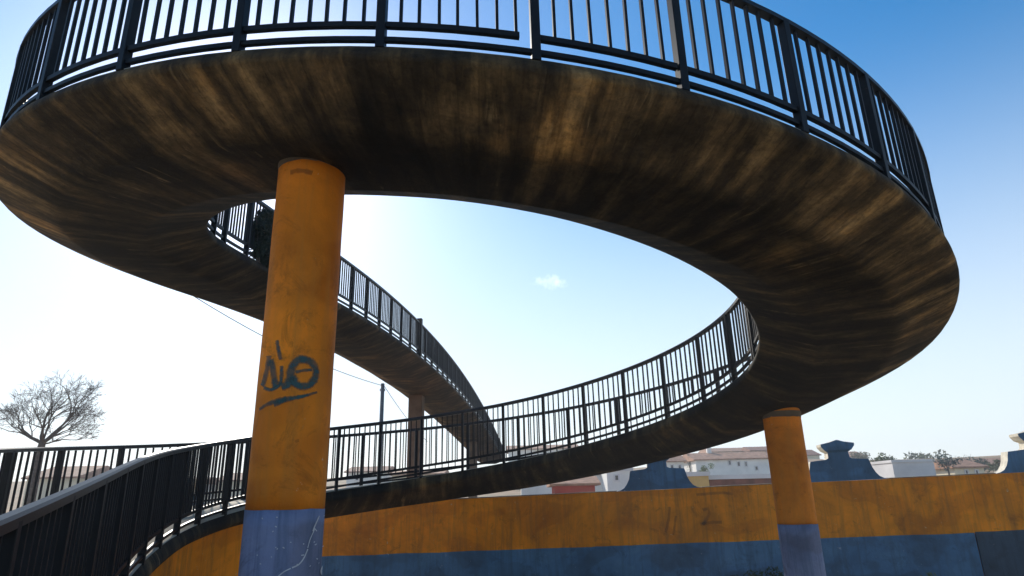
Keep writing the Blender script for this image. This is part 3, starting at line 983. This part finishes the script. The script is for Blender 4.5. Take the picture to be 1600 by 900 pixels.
house(1111.8, 1225, 748, 780, 40.5, M['brick'], 'long brown brick outbuilding next to the yellow one', None, 4, name='outbuilding', cat='shed')
house(1110, 1175, 706, 735, 150, M['cream'], 'cream house with a terracotta roof on the hill above the wide white house', M['tile'], 8, 1.0)
house(1178, 1218, 704, 735, 146, M['tile'], 'reddish house on the hill crest left of the far column', M['tile_dark'], 8, 1.0)
house(1250, 1284, 712, 735, 140, M['cream'], 'cream house with a brown roof just right of the far column', M['tile_dark'], 8, 1.3)
house(1325, 1356, 714, 735, 138, M['greyw'], 'small house with a red roof touching the middle crest', M['tile'], 8, 1.2)
house(1402, 1468, 722, 765, 64, M['greyw'], 'large plain pale grey house between the bushes and the loose tree', None, 9)
house(1498, 1545, 731, 765, 68, M['cream'], 'small cream house with a red tiled roof right of the loose tree', M['tile'], 6, .8, windows=[(1508, 1512, 735, 740), (1524, 1528, 735, 740)])
house(1545, 1600, 726, 765, 95, M['brick'], 'brick house partly behind the crest at the right edge', M['tile'], 8, 1.0)
house(795, 905, 702, 740, 110, M['white'], 'white house with a red roof seen through the bars right of the far bridge', M['tile'], 9, .9)
house(540, 600, 738, 775, 90, M['white'], 'pale house seen through the bars left of the utility pole', M['tile_dark'], 8, .8, windows=[(556, 560, 744, 750)])
house(612, 690, 742, 775, 85, M['cream'], 'low cream house seen through the bars right of the utility pole', M['tile'], 8, .6)
house(34, 112, 748, 790, 64, M['cream'], 'cream house with a terracotta roof behind the leafless tree', M['tile'], 8, 1.2)
house(128, 205, 752, 790, 66, M['cream'], 'pale house with a brown roof right of the leafless tree', M['tile_dark'], 8, 1.1)
house(212, 300, 757, 790, 75, M['greyw'], 'low grey house behind the bend of the low ramp', M['tile_dark'], 8, .7)
house(335, 392, 752, 790, 80, M['cream'], 'small cream house left of the graffitied column', M['tile_dark'], 8, 1.0)

# ------------------------------------------------------------------ air
bm = bmesh.new(); box(bm, -330, 330, -60, 330, -9, 24)
hm = bpy.data.materials.new('thin_haze'); hm.use_nodes = True; hn = hm.node_tree
hn.nodes.remove(hn.nodes['Principled BSDF'])
pv = hn.nodes.new('ShaderNodeVolumePrincipled'); pv.inputs['Color'].default_value = (.95, .96, 1, 1); pv.inputs['Density'].default_value = .0012; pv.inputs['Anisotropy'].default_value = .3
hn.links.new(pv.outputs[0], hn.nodes['Material Output'].inputs['Volume'])
if HAZE: tag(link('haze', bm, hm), kind='stuff')

# ------------------------------------------------------------------ light
SUN_EL, SUN_AZ = 29.0, -25.0
w = bpy.data.worlds.new('World'); scene.world = w; w.use_nodes = True
nt = w.node_tree; bg = nt.nodes['Background']
sky = nt.nodes.new('ShaderNodeTexSky'); sky.sky_type = 'NISHITA'; sky.sun_disc = False
sky.sun_elevation = R(SUN_EL); sky.sun_rotation = R(SUN_AZ)
sky.ozone_density = 4.0; sky.air_density = 1.0; sky.dust_density = .5
hs = nt.nodes.new('ShaderNodeHueSaturation'); hs.inputs['Saturation'].default_value = 1.33; hs.inputs['Hue'].default_value = .493
nt.links.new(sky.outputs[0], hs.inputs['Color'])
geo = nt.nodes.new('ShaderNodeTexCoord'); spz = nt.nodes.new('ShaderNodeSeparateXYZ'); nt.links.new(geo.outputs['Generated'], spz.inputs[0])
hz_ = nt.nodes.new('ShaderNodeMapRange'); hz_.interpolation_type = 'SMOOTHSTEP'
for k, v in ((1, 0.02), (2, .60), (3, .84), (4, 0.0)): hz_.inputs[k].default_value = v
nt.links.new(spz.outputs[2], hz_.inputs[0])
hmix = nt.nodes.new('ShaderNodeMix'); hmix.data_type = 'RGBA'                # thin ground haze brightening the low sky
nt.links.new(hz_.outputs[0], hmix.inputs[0]); nt.links.new(hs.outputs[0], hmix.inputs[6]); hmix.inputs[7].default_value = (5.6, 6.0, 6.2, 1)
# one small wisp of cirrus
cd = (CAM_R.to_3x3() @ Vector(((862 - 800) / FPX, -(443 - 450) / FPX, -1))).normalized()
tc = nt.nodes.new('ShaderNodeTexCoord')
df = nt.nodes.new('ShaderNodeVectorMath'); df.operation = 'SUBTRACT'; df.inputs[1].default_value = cd
mpc = nt.nodes.new('ShaderNodeMapping'); mpc.vector_type = 'POINT'; mpc.inputs['Rotation'].default_value = (0, R(25), 0); mpc.inputs['Scale'].default_value = (.75, 1, 1.9)
sub = nt.nodes.new('ShaderNodeVectorMath'); sub.operation = 'LENGTH'
nt.links.new(tc.outputs['Generated'], df.inputs[0]); nt.links.new(df.outputs[0], mpc.inputs[0]); nt.links.new(mpc.outputs[0], sub.inputs[0])
nz = nt.nodes.new('ShaderNodeTexNoise'); nz.inputs['Scale'].default_value = 38; nz.inputs['Detail'].default_value = 8; nz.inputs['Roughness'].default_value = .65
nt.links.new(tc.outputs['Generated'], nz.inputs['Vector'])
ad = nt.nodes.new('ShaderNodeMath'); ad.operation = 'MULTIPLY_ADD'; ad.inputs[1].default_value = .12; ad.inputs[2].default_value = -.056
nt.links.new(nz.outputs['Fac'], ad.inputs[0])
ad2 = nt.nodes.new('ShaderNodeMath'); ad2.operation = 'ADD'
nt.links.new(sub.outputs['Value'], ad2.inputs[0]); nt.links.new(ad.outputs[0], ad2.inputs[1])
mr = nt.nodes.new('ShaderNodeMapRange'); mr.inputs[1].default_value = .0; mr.inputs[2].default_value = .024; mr.inputs[3].default_value = .22; mr.inputs[4].default_value = 0
nt.links.new(ad2.outputs[0], mr.inputs[0])
mx = nt.nodes.new('ShaderNodeMix'); mx.data_type = 'RGBA'
nt.links.new(mr.outputs[0], mx.inputs[0]); nt.links.new(hmix.outputs[2], mx.inputs[6]); mx.inputs[7].default_value = (12, 12, 11.5, 1)
nt.links.new(mx.outputs[2], bg.inputs[0])
bg.inputs[1].default_value = .15

sl = bpy.data.lights.new('sun', 'SUN'); sl.energy = 4.5; sl.angle = R(.5); sl.color = (1, .93, .82)
so = bpy.data.objects.new('sun', sl); col.objects.link(so)
dv = Vector((math.sin(R(SUN_AZ)) * math.cos(R(SUN_EL)), math.cos(R(SUN_AZ)) * math.cos(R(SUN_EL)), math.sin(R(SUN_EL))))
so.rotation_euler = dv.to_track_quat('Z', 'Y').to_euler(); so.location = dv * 60

scene.view_settings.view_transform = 'Standard'; scene.view_settings.look = 'None'
scene.view_settings.exposure = 0.25; scene.view_settings.gamma = 1.0
scene.view_settings.use_curve_mapping = False
scene.cycles.max_bounces = 8; scene.cycles.diffuse_bounces = 5
